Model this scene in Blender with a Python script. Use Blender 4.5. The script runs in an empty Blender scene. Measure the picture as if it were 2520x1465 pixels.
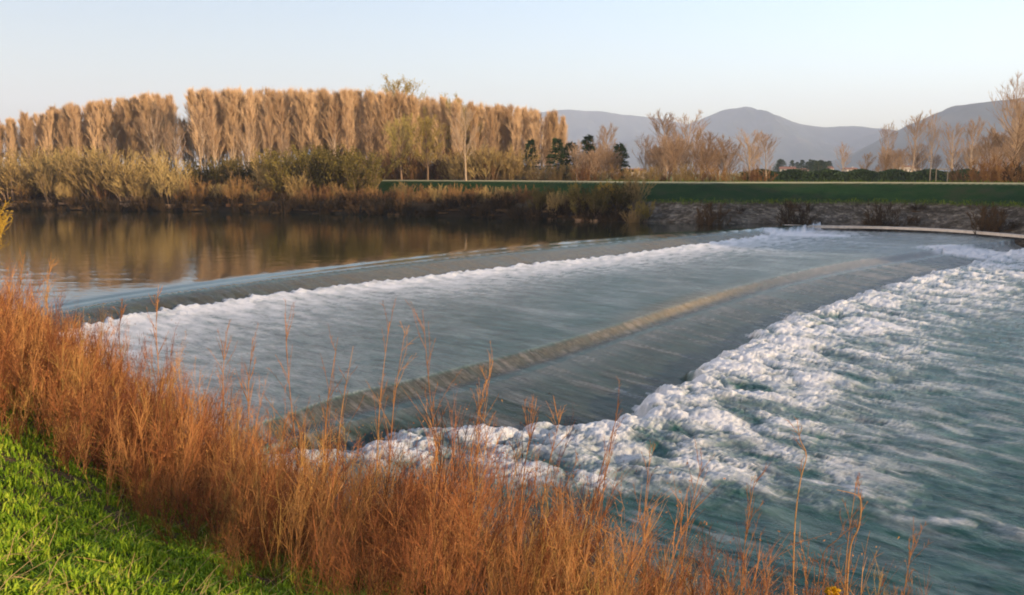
import bpy, math, random, mathutils
import numpy as np
R = math.radians
sc = bpy.context.scene
COL = sc.collection
random.seed(7)
rng = np.random.default_rng(11)

# ------------------------------------------------------------------ camera, sky, sun, exposure
CAM_H, PITCH, FPX = 6.0, 8.0, 887.0
cam = bpy.data.cameras.new('camera'); cam.sensor_width = 36; cam.lens = 36 * FPX / 1024
cam.clip_start = 0.1; cam.clip_end = 30000
co = bpy.data.objects.new('camera', cam); COL.objects.link(co)
co.location = (0, 0, CAM_H); co.rotation_euler = (R(90 - PITCH), 0, 0)
sc.camera = co
SUN_EL, SUN_AZ = 10.5, 122.0            # azimuth clockwise from the view direction (+Y)
w = bpy.data.worlds.new('World'); sc.world = w; w.use_nodes = True
nt = w.node_tree; nt.nodes.clear()
sky = nt.nodes.new('ShaderNodeTexSky'); sky.sky_type = 'NISHITA'; sky.sun_disc = False
sky.sun_elevation = R(SUN_EL); sky.sun_rotation = R(-SUN_AZ)       # Blender turns this angle the other way
sky.altitude = 100; sky.air_density = 1.0; sky.dust_density = 2.0; sky.ozone_density = 1.7
bg = nt.nodes.new('ShaderNodeBackground'); bg.inputs[1].default_value = 0.15
ow = nt.nodes.new('ShaderNodeOutputWorld')
wb = nt.nodes.new('ShaderNodeMix'); wb.data_type = 'RGBA'; wb.blend_type = 'MULTIPLY'; wb.inputs[0].default_value = 1   # the camera's warm white balance
wb.inputs[7].default_value = (1.09, .955, .94, 1); nt.links.new(sky.outputs[0], wb.inputs[6]); nt.links.new(wb.outputs[2], bg.inputs[0]); nt.links.new(bg.outputs[0], ow.inputs[0])
sl = bpy.data.lights.new('sun', 'SUN'); sl.energy = 5.0; sl.angle = R(0.5); sl.color = (1.0, 0.73, 0.47)
so = bpy.data.objects.new('sun', sl); COL.objects.link(so)
so.rotation_euler = (R(90 - SUN_EL), 0, R(180 - SUN_AZ)); so.location = (60, -30, 40)
sc.view_settings.view_transform = 'Standard'; sc.view_settings.look = 'None'
sc.view_settings.gamma = 1; sc.view_settings.exposure = 1.24
sc.cycles.volume_bounces = 1
sc.cycles.filter_width = 1.9

# ------------------------------------------------------------------ helpers
cp, sp = math.cos(R(PITCH)), math.sin(R(PITCH))
SV = 1024 / 2519.0
def ray(xv, yv):
    px, py = xv * SV - 512, 297.5 - yv * SV
    return np.array([px, FPX * cp + py * sp, -FPX * sp + py * cp])
def on_plane(xv, yv, z):               # where the sight line meets the level z
    d = ray(xv, yv); t = (z - CAM_H) / d[2]
    return np.array([d[0] * t, d[1] * t])
def at(xv, yv, D):                     # point D metres out
    d = ray(xv, yv); t = D / d[1]
    return d[0] * t, D, CAM_H + d[2] * t
def col_v(x, y, z):                    # picture column and row of a world point
    zz = z - CAM_H
    f = y * cp - zz * sp; u = y * sp + zz * cp
    return (x / f * FPX + 512) / SV, (297.5 - u / f * FPX) / SV

def mk(name, verts, quads=None, tris=None, mat=None, parent=None, smooth=True, attrs=None, normals=None):
    me = bpy.data.meshes.new(name)
    verts = np.asarray(verts, dtype=np.float32)
    q = np.asarray(quads, dtype=np.int32).reshape(-1, 4) if quads is not None and len(quads) else np.zeros((0, 4), np.int32)
    t = np.asarray(tris, dtype=np.int32).reshape(-1, 3) if tris is not None and len(tris) else np.zeros((0, 3), np.int32)
    me.vertices.add(len(verts)); me.vertices.foreach_set('co', verts.ravel())
    lv = np.concatenate([q.ravel(), t.ravel()])
    me.loops.add(len(lv)); me.loops.foreach_set('vertex_index', lv)
    ls = np.concatenate([np.arange(len(q)) * 4, len(q) * 4 + np.arange(len(t)) * 3]).astype(np.int32)
    me.polygons.add(len(ls)); me.polygons.foreach_set('loop_start', ls)
    me.polygons.foreach_set('use_smooth', np.full(len(ls), smooth, dtype=bool))
    me.update(calc_edges=True)
    if attrs:
        for k, v in attrs.items():
            a = me.attributes.new(k, 'FLOAT', 'POINT'); a.data.foreach_set('value', np.asarray(v, dtype=np.float32))
    if normals is not None:
        me.normals_split_custom_set_from_vertices([tuple(n) for n in normals.tolist()])
    if mat: me.materials.append(mat)
    o = bpy.data.objects.new(name, me); COL.objects.link(o)
    if parent: o.parent = parent
    return o
def tag(o, label=None, cat=None, group=None, kind=None):
    if label: o['label'] = label
    if cat: o['category'] = cat
    if group: o['group'] = group
    if kind: o['kind'] = kind
    return o
def empty(name, loc=(0, 0, 0), rz=0):
    o = bpy.data.objects.new(name, None); COL.objects.link(o); o.location = loc; o.rotation_euler = (0, 0, rz)
    o.empty_display_size = 0.3
    return o

# numpy noise
_P = np.random.default_rng(3).permutation(512).astype(np.int64)
_P = np.concatenate([_P, _P, _P])
_G = np.stack([np.cos(np.arange(512) * 2.399), np.sin(np.arange(512) * 2.399)], 1)
def perlin(x, y, s=0):
    x = np.asarray(x, float) + s * 17.3; y = np.asarray(y, float) + s * 9.7
    xi = np.floor(x).astype(np.int64); yi = np.floor(y).astype(np.int64)
    xf = x - xi; yf = y - yi
    u = xf ** 3 * (xf * (xf * 6 - 15) + 10); v = yf ** 3 * (yf * (yf * 6 - 15) + 10)
    def g(i, j, dx, dy):
        h = _P[(_P[i & 511] + (j & 511))] & 511
        return _G[h, 0] * dx + _G[h, 1] * dy
    n00 = g(xi, yi, xf, yf); n10 = g(xi + 1, yi, xf - 1, yf)
    n01 = g(xi, yi + 1, xf, yf - 1); n11 = g(xi + 1, yi + 1, xf - 1, yf - 1)
    return ((n00 * (1 - u) + n10 * u) * (1 - v) + (n01 * (1 - u) + n11 * u) * v) * 1.5
def fbm(x, y, o=4, s=0):
    r = 0; a = 1; f = 1; t = 0
    for k in range(o):
        r = r + a * perlin(x * f, y * f, s + k * 3); t += a; a *= .5; f *= 2.03
    return r / t
def domes(x, y, s=0):                   # cellular domes: 1 on a lump's top, 0 in the creases
    x = np.asarray(x, float) + s * 5.1; y = np.asarray(y, float) + s * 7.7
    xi = np.floor(x).astype(np.int64); yi = np.floor(y).astype(np.int64)
    best = np.full(x.shape, 9.0)
    for i in (-1, 0, 1):
        for j in (-1, 0, 1):
            h = _P[_P[(xi + i) & 511] + ((yi + j) & 511)]
            h2 = _P[(h + 91) & 511]
            px = xi + i + (h % 256) / 256.; py = yi + j + (h2 % 256) / 256.
            best = np.minimum(best, (px - x) ** 2 + (py - y) ** 2)
    return np.sqrt(np.clip(1 - best * 1.35, 0, 1))
def ss(a, b, x):
    t = np.clip((x - a) / (b - a), 0, 1); return t * t * (3 - 2 * t)
def smooth_curve(P, n=12):
    P = np.asarray(P, float); P = np.vstack([2 * P[0] - P[1], P, 2 * P[-1] - P[-2]])
    out = []
    for i in range(1, len(P) - 2):
        for t in np.linspace(0, 1, n, endpoint=False):
            a, b, c, d = P[i - 1:i + 3]
            out.append(.5 * (2 * b + (c - a) * t + (2 * a - 5 * b + 4 * c - d) * t * t + (3 * b - a - 3 * c + d) * t ** 3))
    out.append(P[-2]); return np.array(out)
def sdist(x, y, C):                     # signed distance to a polyline, + on its right hand side
    best = np.full(np.shape(x), 1e9); sg = np.ones(np.shape(x)); bp = np.zeros(np.shape(x))
    for (ax, ay), (bx, by) in zip(C[:-1], C[1:]):
        dx, dy = bx - ax, by - ay; L2 = dx * dx + dy * dy + 1e-12
        t = np.clip(((x - ax) * dx + (y - ay) * dy) / L2, 0, 1)
        ex = x - ax - t * dx; ey = y - ay - t * dy; d = ex * ex + ey * ey
        pp = np.abs(dx * (y - ay) - dy * (x - ax)) / np.sqrt(L2)
        m = (d < best - 1e-7) | ((d < best + 1e-7) & (pp > bp))
        best = np.where(m, d, best); bp = np.where(m, pp, bp)
        sg = np.where(m, np.where(dx * (y - ay) - dy * (x - ax) < 0, 1., -1.), sg)
    return np.sqrt(best) * sg
def extend(C, a, b):
    d0 = C[0] - C[1]; d1 = C[-1] - C[-2]
    return np.vstack([C[0] + d0 / np.hypot(*d0) * a, C, C[-1] + d1 / np.hypot(*d1) * b])

# ------------------------------------------------------------------ material helpers
class M:
    def __init__(s, name):
        s.m = bpy.data.materials.new(name); s.m.use_nodes = True
        s.t = s.m.node_tree; s.N = s.t.nodes; s.b = s.N['Principled BSDF']
        s.b.inputs['Specular IOR Level'].default_value = 0.06
    def n(s, typ, **kw):
        o = s.N.new('ShaderNode' + typ)
        for k, v in kw.items():
            if hasattr(o, k): setattr(o, k, v)
        return o
    def l(s, a, b): s.t.links.new(a, b)
    def noise(s, scale, detail=4, rough=.6, vec=None, dist=0):
        o = s.n('TexNoise'); o.inputs['Scale'].default_value = scale; o.inputs['Detail'].default_value = detail
        o.inputs['Roughness'].default_value = rough; o.inputs['Distortion'].default_value = dist
        s.l(vec if vec is not None else s.pos(), o.inputs['Vector']); return o.outputs['Fac']
    def pos(s):
        return s.n('NewGeometry').outputs['Position']
    def mapping(s, vec, scale=(1, 1, 1), rot=(0, 0, 0)):
        o = s.n('Mapping'); o.inputs['Scale'].default_value = scale; o.inputs['Rotation'].default_value = rot
        s.l(vec, o.inputs['Vector']); return o.outputs['Vector']
    def ramp(s, fac, stops, mode='LINEAR'):
        o = s.n('ValToRGB'); o.color_ramp.interpolation = mode; e = o.color_ramp.elements
        while len(e) < len(stops): e.new(0.5)
        for el, (p, c) in zip(e, stops):
            el.position = p; el.color = (*c, 1) if len(c) == 3 else c
        s.l(fac, o.inputs[0]); return o.outputs[0]
    def mix(s, fac, a, b):
        o = s.n('Mix'); o.data_type = 'RGBA'
        if isinstance(fac, (int, float)): o.inputs[0].default_value = fac
        else: s.l(fac, o.inputs[0])
        for i, v in ((6, a), (7, b)):
            if isinstance(v, tuple): o.inputs[i].default_value = (*v, 1)
            else: s.l(v, o.inputs[i])
        return o.outputs[2]
    def math(s, op, a, b=None, clamp=False):
        o = s.n('Math'); o.operation = op; o.use_clamp = clamp
        for i, v in ((0, a), (1, b)):
            if v is None: continue
            if isinstance(v, (int, float)): o.inputs[i].default_value = v
            else: s.l(v, o.inputs[i])
        return o.outputs[0]
    def attr(s, name):
        o = s.n('Attribute'); o.attribute_name = name; return o.outputs['Fac']
    def rnd(s): return s.n('ObjectInfo').outputs['Random']
    def bump(s, h, strength, dist=1.0, normal=None):
        o = s.n('Bump'); o.inputs['Strength'].default_value = strength; o.inputs['Distance'].default_value = dist
        s.l(h, o.inputs['Height'])
        if normal is not None: s.l(normal, o.inputs['Normal'])
        return o.outputs['Normal']
    def base(s, c):
        if isinstance(c, tuple): s.b.inputs['Base Color'].default_value = (*c, 1)
        else: s.l(c, s.b.inputs['Base Color'])
    def rough(s, r):
        if isinstance(r, (int, float)): s.b.inputs['Roughness'].default_value = r
        else: s.l(r, s.b.inputs['Roughness'])

def twig_mat(name, stops, nscale=.6):
    m = M(name)
    oi = m.n('ObjectInfo'); tc = m.n('TexCoord')
    f = m.math('ADD', m.math('MULTIPLY', m.noise(nscale, 3, .7, tc.outputs['Object']), .55), m.math('MULTIPLY', oi.outputs['Random'], .5))
    m.base(m.ramp(f, stops)); m.rough(.75); return m.m
M_poplar = twig_mat('poplar_twigs', [(.2, (.40, .265, .14)), (.5, (.51, .345, .19)), (.85, (.62, .44, .26))])
M_bare = twig_mat('bare_twigs', [(.2, (.21, .14, .085)), (.55, (.33, .22, .13)), (.9, (.42, .30, .19))])
M_budding = twig_mat('budding_twigs', [(.2, (.25, .17, .05)), (.55, (.38, .29, .08)), (.9, (.46, .38, .12))])
M_bark = twig_mat('pale_bark', [(.2, (.34, .25, .16)), (.6, (.48, .37, .26)), (.9, (.60, .50, .37))], 2)
M_darkbark = twig_mat('brown_bark', [(.2, (.15, .10, .06)), (.6, (.24, .16, .10)), (.9, (.33, .24, .16))], 2)
M_conifer = twig_mat('conifer_needles', [(.2, (.018, .035, .014)), (.6, (.035, .06, .022)), (.9, (.06, .085, .03))])
M_rustshrub = twig_mat('rust_shrub_twigs', [(.2, (.11, .055, .028)), (.5, (.20, .105, .042)), (.9, (.30, .19, .07))])
M_oliveshrub = twig_mat('olive_shrub_twigs', [(.2, (.17, .12, .05)), (.5, (.33, .23, .09)), (.9, (.45, .34, .13))])
M_willow = twig_mat('willow_twigs', [(.2, (.24, .15, .025)), (.5, (.38, .24, .035)), (.9, (.46, .32, .05))])
M_greenshrub = twig_mat('green_shrub_leaves', [(.2, (.05, .042, .015)), (.5, (.12, .095, .026)), (.9, (.23, .18, .045))])

# ------------------------------------------------------------------ curves of the river
Z1, Z2, Z3, Z4 = 0.0, -0.8, -1.2, -1.65
def curve(pts, z, a=60, b=60):
    return extend(smooth_curve([on_plane(x, y, z) for x, y in pts], 6), a, b)
K1 = curve([(85, 757), (250, 727), (500, 693), (750, 661), (1000, 632), (1250, 607), (1500, 586), (1700, 571), (1870, 561)], Z1)
K3 = curve([(200, 822), (400, 778), (700, 732), (1000, 695), (1250, 664), (1500, 636), (1700, 610), (1900, 583)], Z2)
K5 = curve([(700, 1015), (850, 965), (1000, 932), (1200, 882), (1350, 843), (1500, 800), (1650, 752), (1800, 706), (1950, 668), (2100, 638), (2300, 613)], Z2)
K6 = curve([(700, 1085), (850, 1040), (1000, 1003), (1200, 945), (1350, 900), (1500, 850), (1650, 798), (1800, 747), (1950, 703), (2100, 668), (2320, 630)], Z3)
K7 = curve([(700, 1132), (900, 1108), (1150, 1074), (1300, 1060), (1450, 1066), (1530, 1035), (1620, 978), (1750, 900), (1880, 818), (2000, 775), (2110, 735), (2300, 680), (2430, 645)], Z4)
K8 = curve([(700, 1150), (1000, 1168), (1200, 1190), (1480, 1208), (1850, 1232), (2100, 1252), (2300, 1290), (2520, 1345)], -1.75)
NEAR = np.array([(-300, 420), (-150, 225), (-60, 97), (-40, 67), (-27, 47), (-20.5, 37.5), (-14, 29), (-8, 22.5), (-3, 18), (2, 15), (8, 12), (16, 9), (30, 4), (60, -8), (400, -150)], float)
FAR = np.array([(-500, 420), (-220, 225), (-130, 166), (-84, 147), (-50, 139), (-28, 131), (-12, 124), (4, 114), (14, 107), (24, 102), (33, 103), (42, 103), (48, 99), (51, 92), (53, 84), (58, 72), (70, 53), (95, 34), (150, 8), (500, -140)], float)
NEARc = smooth_curve(NEAR, 4); FARc = smooth_curve(FAR, 4)
CA, SA = math.cos(R(50)), math.sin(R(50))      # along-crest direction (CA,SA); flow direction (SA,-CA)
def near_d(x, y): return sdist(x, y, NEARc)     # + on the land side (right hand of the walk)
def far_d(x, y): return -sdist(x, y, FARc)

# ------------------------------------------------------------------ water surface
def water_fields(x, y):
    s1, s3, s5, s6, s7, s8 = [sdist(x, y, K) for K in (K1, K3, K5, K6, K7, K8)]
    a = x * CA + y * SA; b = x * SA - y * CA           # along, flow
    z = np.zeros_like(x); foam = np.zeros_like(x); tan = np.zeros_like(x); rip = np.zeros_like(x)
    zone = np.zeros(x.shape, int)                       # 0 upper 1 lip 2 face 3 pool 4 step 5 apron 6 lower
    up = s1 <= 0
    r = np.clip(s1 / np.maximum(s1 - s3, 1e-3), 0, 1)
    lip = ~up & (s3 < 0) & (r < .36); face = ~up & (s3 < 0) & (r >= .36)
    z = np.where(up, -.05 * np.exp(np.clip(s1, -20, 0) / 1.1), z)
    z = np.where(lip, -.05 - .06 * ss(0, .14, r) - .05 * ss(.2, .36, r), z)
    rf = (r - .36) / .64
    z = np.where(face, -.16 - (.64 - .0) * (rf ** 1.15), z)
    pool = (s3 >= 0) & (s5 < 0)
    z = np.where(pool, Z2 - .06 * np.exp(np.clip(s5, -30, 0) / 1.2), z)
    r2 = np.clip(s5 / np.maximum(s5 - s6, 1e-3), 0, 1)
    step = (s3 >= 0) & (s5 >= 0) & (s6 < 0)
    z = np.where(step, Z2 - .06 + (Z3 - Z2 + .06) * ss(-.12, .62, r2), z)
    r3 = np.clip(s6 / np.maximum(s6 - s7, 1e-3), 0, 1)
    apron = (s3 >= 0) & (s5 >= 0) & (s6 >= 0) & (s7 < 0)
    z = np.where(apron, Z3 + (Z4 - Z3) * r3, z)
    low = (s3 >= 0) & (s5 >= 0) & (s6 >= 0) & (s7 >= 0)
    z = np.where(low, Z4 - .12 * ss(0, 25, s7), z)
    for k, mm in enumerate((up, lip, face, pool, step, apron, low)): zone[mm] = k
    # how far each thing reaches
    streak = fbm(a * .9, b * .13, 4, 2)                 # long streaks down the flow
    fine = fbm(a * 3.2, b * .5, 3, 5)
    big = fbm(a * .12, b * .12, 3, 9)
    # --- upper pond: faint ripples
    z += np.where(up, .012 * fbm(x * .35, y * .8, 3, 4) * ss(-40, -2, s1) + .006 * fbm(x * 1.3, y * 2.5, 2, 8), 0)
    # --- upper lip and face
    z += np.where(face, .010 * streak + .006 * fine, 0) * ss(0, .3, rf)
    # dark rubble showing in the left part of the upper face
    tan = np.where(face, ss(.0, .25, rf) * (.75 + .4 * streak), tan)
    tan = np.where(lip, .25 * ss(.16, .24, r) * (1 - ss(.27, .34, r)), tan)
    rub = face & (a < 35)
    z += np.where(rub, .10 * (domes(a * 1.5, b * 1.5, 3) - .5) * ss(36, 25, a) * ss(.1, .4, rf) * ss(1, .7, rf), 0)
    # --- foam at the foot of the upper weir
    edge = .35 * perlin(a * 1.3, a * .0 + 3.3, 4) + .25 * perlin(a * 3.7, b * 0 + 1.3, 6)
    e3 = s3 + .55 + edge
    wid = 5.6 + 3.0 * ss(30, 14, a) + 2.5 * big
    f1 = ss(0, .35, e3) * np.where(e3 > 0, np.exp(-np.clip(e3, 0, 99) / wid * 1.0), 0)
    lump = .55 * domes(a * 1.6, b * 1.3, 1) + .3 * domes(a * 3.6, b * 3.1, 2) + .15 * domes(a * 8, b * 7, 4)
    inpool = (s5 < 0)
    z += np.where(inpool & (s3 > -.9), ss(0, .5, e3) * np.exp(-np.clip(e3, 0, 99) / 1.5) * (.12 + .30 * lump), 0)
    z += np.where(pool, (.035 * fbm(a * .5, b * .35, 3, 12) + .03 * fbm(a * 1.7, b * .7, 3, 14)) * (1 - .6 * ss(-4, 0, s5)), 0)
    veil = ss(-.15, .5, fbm(a * .55, b * .11, 4, 21) + .35 * fbm(a * 2.2, b * .5, 3, 23))
    fpool = np.clip(f1 * (1.05 + 1.1 * fbm(a * 1.6, b * .6, 4, 30)), 0, 1)
    veil = .35 * veil + .65 * ss(-.3, .45, fbm(a * .35, b * .16, 4, 25))
    fpool = np.maximum(fpool, pool * (.02 + .26 * veil * (1 - .5 * ss(-4, 0, s5)) + .16 * ss(35, 90, a)))  # paler to the right: sky reflection put into the foam tone
    foam = np.where(inpool & ((s3 > -1.0)), fpool, foam)
    # --- second step: ochre band, then the streaked apron
    bright = np.exp(-((a - 42) / 9.) ** 2)
    tan = np.where(step, .98 * ss(-.1, .12, r2) * (.85 + .3 * fine) * (1 - .8 * ss(.62, .8, r2)), tan)
    och = np.where(step | (pool & (s5 > -1.2)), bright * ss(.5, .2, r2), 0) + np.where(face, .45 * ss(22, 42, a) + .12, 0)
    tan = np.where(pool, .5 * ss(-1.6, 0, s5) * (.3 + .7 * bright), tan)
    tan = np.where(apron, .62 + .45 * streak + .15 * ss(35, 60, a), tan)
    z += np.where(step | apron, .028 * streak + .018 * fine + .02 * fbm(a * 2.5, b * 1.0, 3, 40), 0)
    fa = .12 * ss(.0, .5, streak + .5 * fine) + .07 * np.exp(-((r3 - .06) / .16) ** 2) * (a < 60) + .2 * ss(45, 75, a) * (.6 + streak)  # faint strip under the step is a reflected highlight painted as pale foam
    foam = np.where(apron, np.clip(fa, 0, 1), foam)
    foam = np.where(step, np.clip(.04 + .12 * ss(0, .5, fine), 0, 1) + .16 * ss(45, 75, a), foam)
    # --- boils of the lower pool
    edge7 = .7 * perlin(a * .55, b * 0 + 8.3, 4) + .5 * perlin(a * 1.7, b * 0 + 1.3, 6) + .35
    e7 = s7 + edge7 - .3
    fardn = ss(-1.6, .4, -s8)                           # stays on the far side of the sweeping line
    reach = 5.9 + 2.2 * big
    dec = np.where(e7 > 0, np.exp(-(np.clip(e7, 0, 99) / reach) ** 1.3), 0) * ss(0, .5, e7) * fardn
    wx = .5 * perlin(a * .7, b * .7, 61); wy = .5 * perlin(a * .7, b * .7, 62)
    aa, bb = a + wx, b + wy
    L1 = domes(aa * .8, bb * .55, 11); L2 = domes(aa * 1.9, bb * 1.5, 12); L3 = domes(aa * 4.2, bb * 3.6, 13); L4 = domes(aa * 9, bb * 8, 14)
    boil = .36 * L1 + .28 * L2 + .22 * L3 + .14 * L4
    patch = ss(-.25, .35, fbm(a * .3, b * .22, 4, 71))
    lowm = low | (apron & (s7 > -1.6))
    # dark gaps between boils
    froth = fbm(a * 4.2, b * 3.4, 4, 74) + .5 * perlin(a * 13, b * 11, 75)
    mass = .34 * L1 + .24 * L2 + .12 * L3 + .62 * fbm(a * .75, b * .36, 4, 73) + .22 * (patch - .5) + .34 * dec
    cov = ss(.58, 1.06, mass + .16 * froth)
    trail = fbm(a * 1.3 + wx, b * .52 + .6 * wy, 5, 80)
    fl = ss(.04, .4, dec) * np.clip(cov * (.86 + .55 * froth) + .14 + .45 * trail, 0, 1)
    out = np.where(e7 > 0, np.exp(-(np.clip(e7, 0, 99) / (11.5 + 4 * big)) ** 2), 0) * fardn
    torn = ss(.04, .58, trail + .35 * fbm(a * 3.2, b * 1.0, 3, 85) + .25 * (patch - .5) + .30 * out - .05)
    torn2 = ss(.10, .55, fbm(a * 2.4, b * .55, 4, 84) + .1 * patch)
    line8 = np.exp(-((s8 + .45 + 1.0 * perlin(x * .35, y * .35, 90)) / .34) ** 2) * ss(-5, 2, x) * ss(22, 8, x) * ss(-.15, .4, fbm(a * 1.6, b * 1.0, 4, 92))
    f7 = np.maximum(fl, .74 * torn * out)
    f7 = np.maximum(f7, .30 * torn2 * ss(-.1, .35, big + .1) * ss(-3, 0, -s8 + 2))
    f7 = np.maximum(f7, .75 * line8)
    f7 = np.maximum(f7, .07 * ss(0, .5, streak))
    foam = np.where(lowm, np.maximum(np.where(low, 0, foam), np.clip(f7, 0, 1)), foam)
    z += np.where(lowm, (dec * (.08 + .17 * L1 + .12 * L2 + .08 * L3 + .04 * L4 + .12 * ss(.4, 1.1, mass)) + dec * .055 * froth) * ss(-.2, .9, e7), 0)
    z += np.where(low, out * .10 * fbm(a * 1.3, b * .9, 4, 95) + .11 * fbm(a * .5, b * .3, 3, 96) + .085 * fbm(a * 1.6, b * .55, 4, 97), 0)
    z += np.where(low, .05 * torn * out, 0)
    # rapids against the right bank and at the end of the crest
    fd = far_d(x, y)
    for (cx, cy, rx, amp) in ((*on_plane(2440, 622, Z3), 7, .3), (*on_plane(1985, 572, -.4), 5, .22)):
        g = np.exp(-(((x - cx) / rx) ** 2 + ((y - cy) / (rx * .55)) ** 2))
        lumps = .5 * domes(x * 1.1, y * .8, 33) + .5 * domes(x * 2.6, y * 1.9, 34)
        z += g * amp * lumps
        foam = np.maximum(foam, ss(.25, .6, g * (lumps + .25)) * .95)
        tan = tan * (1 - g)
    return z, foam, tan, zone, low | lowm, och

us = np.linspace(-.95, .98, 1080)
rows = np.concatenate([1 / np.linspace(1 / 11.0, 1 / 230.0, 560)])
U, Y = np.meshgrid(us, rows); X = U * Y
wz, foam, tanv, zone, lowm, och = water_fields(X, Y)
nd = near_d(X, Y); fd = far_d(X, Y)
nr, nc = X.shape
V = np.stack([X, Y, wz], -1)
du = np.gradient(V, axis=1); dv = np.gradient(V, axis=0)
NRM = np.cross(du, dv); NRM /= np.linalg.norm(NRM, axis=-1, keepdims=True)
V = V.reshape(-1, 3); NRM = NRM.reshape(-1, 3)
NRM[NRM[:, 2] < 0] *= -1
idx = np.arange(nr * nc).reshape(nr, nc)
quads = np.stack([idx[:-1, :-1], idx[:-1, 1:], idx[1:, 1:], idx[1:, :-1]], -1).reshape(-1, 4)
inland = ((nd > 3) | (fd > 4)).ravel()
keep = ~inland[quads].all(1)
fz = zone[:-1, :-1].ravel(); ff = foam.ravel()[quads].mean(1)
isfoam = (ff > .5) & keep

mw = M('river_water')
P = mw.pos()
flow = mw.mapping(P, rot=(0, 0, R(-50)))
st1 = mw.noise(1.0, 5, .62, mw.mapping(flow, (2.3, .72, 1)), .5)
st2 = mw.noise(1.0, 4, .65, mw.mapping(flow, (9, 2.4, 1)), .3)
fo = mw.attr('foam'); ta = mw.attr('bed')
deep = mw.ramp(st1, [(.3, (.010, .034, .030)), (.5, (.026, .080, .068)), (.72, (.075, .150, .128))])
pond = mw.attr('pond'); calm = mw.attr('calm')
deep = mw.mix(pond, deep, (.010, .016, .007))
bedc = mw.ramp(st2, [(.25, (.014, .012, .008)), (.5, (.042, .033, .019)), (.8, (.085, .068, .040))])
bedc = mw.mix(mw.attr('ochre'), bedc, mw.ramp(st2, [(.25, (.11, .072, .022)), (.5, (.22, .15, .055)), (.8, (.32, .23, .10))]))
c = mw.mix(ta, deep, bedc)
brk = mw.noise(9.0, 9, .85, flow)
fmask = mw.math('ADD', fo, mw.math('MULTIPLY', mw.math('SUBTRACT', mw.math('MULTIPLY', mw.math('ADD', st2, brk), .5), .5), mw.math('MULTIPLY', mw.math('MULTIPLY', fo, mw.math('SUBTRACT', 1.25, fo)), 3.4)), clamp=True)
c = mw.mix(fmask, c, (.80, .80, .79))
mw.base(c)
mw.rough(mw.math('ADD', mw.math('ADD', .07, mw.math('MULTIPLY', ta, .22)), mw.math('MULTIPLY', fmask, .5)))
mw.l(mw.math('SUBTRACT', mw.math('ADD', .14, mw.math('MULTIPLY', calm, .36)), mw.math('MULTIPLY', ta, mw.math('ADD', .04, mw.math('MULTIPLY', calm, .30)))), mw.b.inputs['Specular IOR Level'])
mw.l(mw.math('MULTIPLY', fmask, .32), mw.b.inputs['Subsurface Weight']); mw.b.inputs['Subsurface Radius'].default_value = (1, 1, 1); mw.b.inputs['Subsurface Scale'].default_value = .12
mw.b.inputs['IOR'].default_value = 1.33; mw.b.inputs['Specular IOR Level'].default_value = .5
hgt = mw.math('ADD', mw.math('MULTIPLY', st1, .05), mw.math('MULTIPLY', st2, .030))
hgt = mw.math('MULTIPLY', hgt, mw.math('SUBTRACT', 1.0, mw.math('MULTIPLY', calm, .985)))
hgt = mw.math('ADD', hgt, mw.math('MULTIPLY', mw.math('MULTIPLY', brk, fo), .07))
pr = mw.noise(1, 3, .5, mw.mapping(P, (.9, 2.2, 1)))
hgt = mw.math('ADD', hgt, mw.math('MULTIPLY', mw.math('MULTIPLY', pr, pond), .006))
nrm = mw.bump(hgt, 1.0, 1.0)
mw.l(nrm, mw.b.inputs['Normal'])
s1_ = sdist(X, Y, K1)
pondv = ss(1.0, -1.0, s1_).ravel()
calmv = np.where(zone <= 1, 1., np.where(zone == 2, .25, 0.)).ravel()

def water_part(name, mask, parent=None):
    q = quads[mask]; used = np.unique(q); mp = np.zeros(len(V), np.int32); mp[used] = np.arange(len(used))
    return mk(name, V[used], quads=mp[q], mat=mw.m, parent=parent, normals=NRM[used],
              attrs={'foam': foam.ravel()[used], 'bed': np.clip(tanv, 0, 1).ravel()[used], 'pond': pondv[used], 'calm': calmv[used], 'ochre': och.ravel()[used]})
wo = water_part('river_water', keep & ~isfoam & np.isin(fz, (0, 3, 6)))
tag(wo, 'river water, still above the weir and teal and broken below it', 'river', kind='structure')
wt = empty('upper_weir', (-7, 62, 0)); tag(wt, 'upper curved weir, smooth glassy lip and tan sloping face, between still pond and foam line', 'weir')
wl = empty('lower_weir', (6, 42, -.8)); tag(wl, 'lower weir with ochre step and long streaked apron ending in churning foam', 'weir')
for root, nm, m_ in ((wt, 'crest', fz == 1), (wt, 'sloping_face', fz == 2), (wl, 'step', fz == 4), (wl, 'apron', fz == 5)):
    o = water_part(nm, keep & ~isfoam & m_, root)
    o.matrix_parent_inverse = mathutils.Matrix.Translation(root.location).inverted()
fyy = V[quads[:, 0], 1]
fs7 = lowm[:-1, :-1].ravel()
tag(water_part('foam', isfoam & ~fs7), 'band of white foam along the foot of the upper weir', 'foam', kind='stuff')
tag(water_part('foam', isfoam & fs7), 'heaped white foam boiling below the lower weir and drifting downstream', 'foam', kind='stuff')

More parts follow.
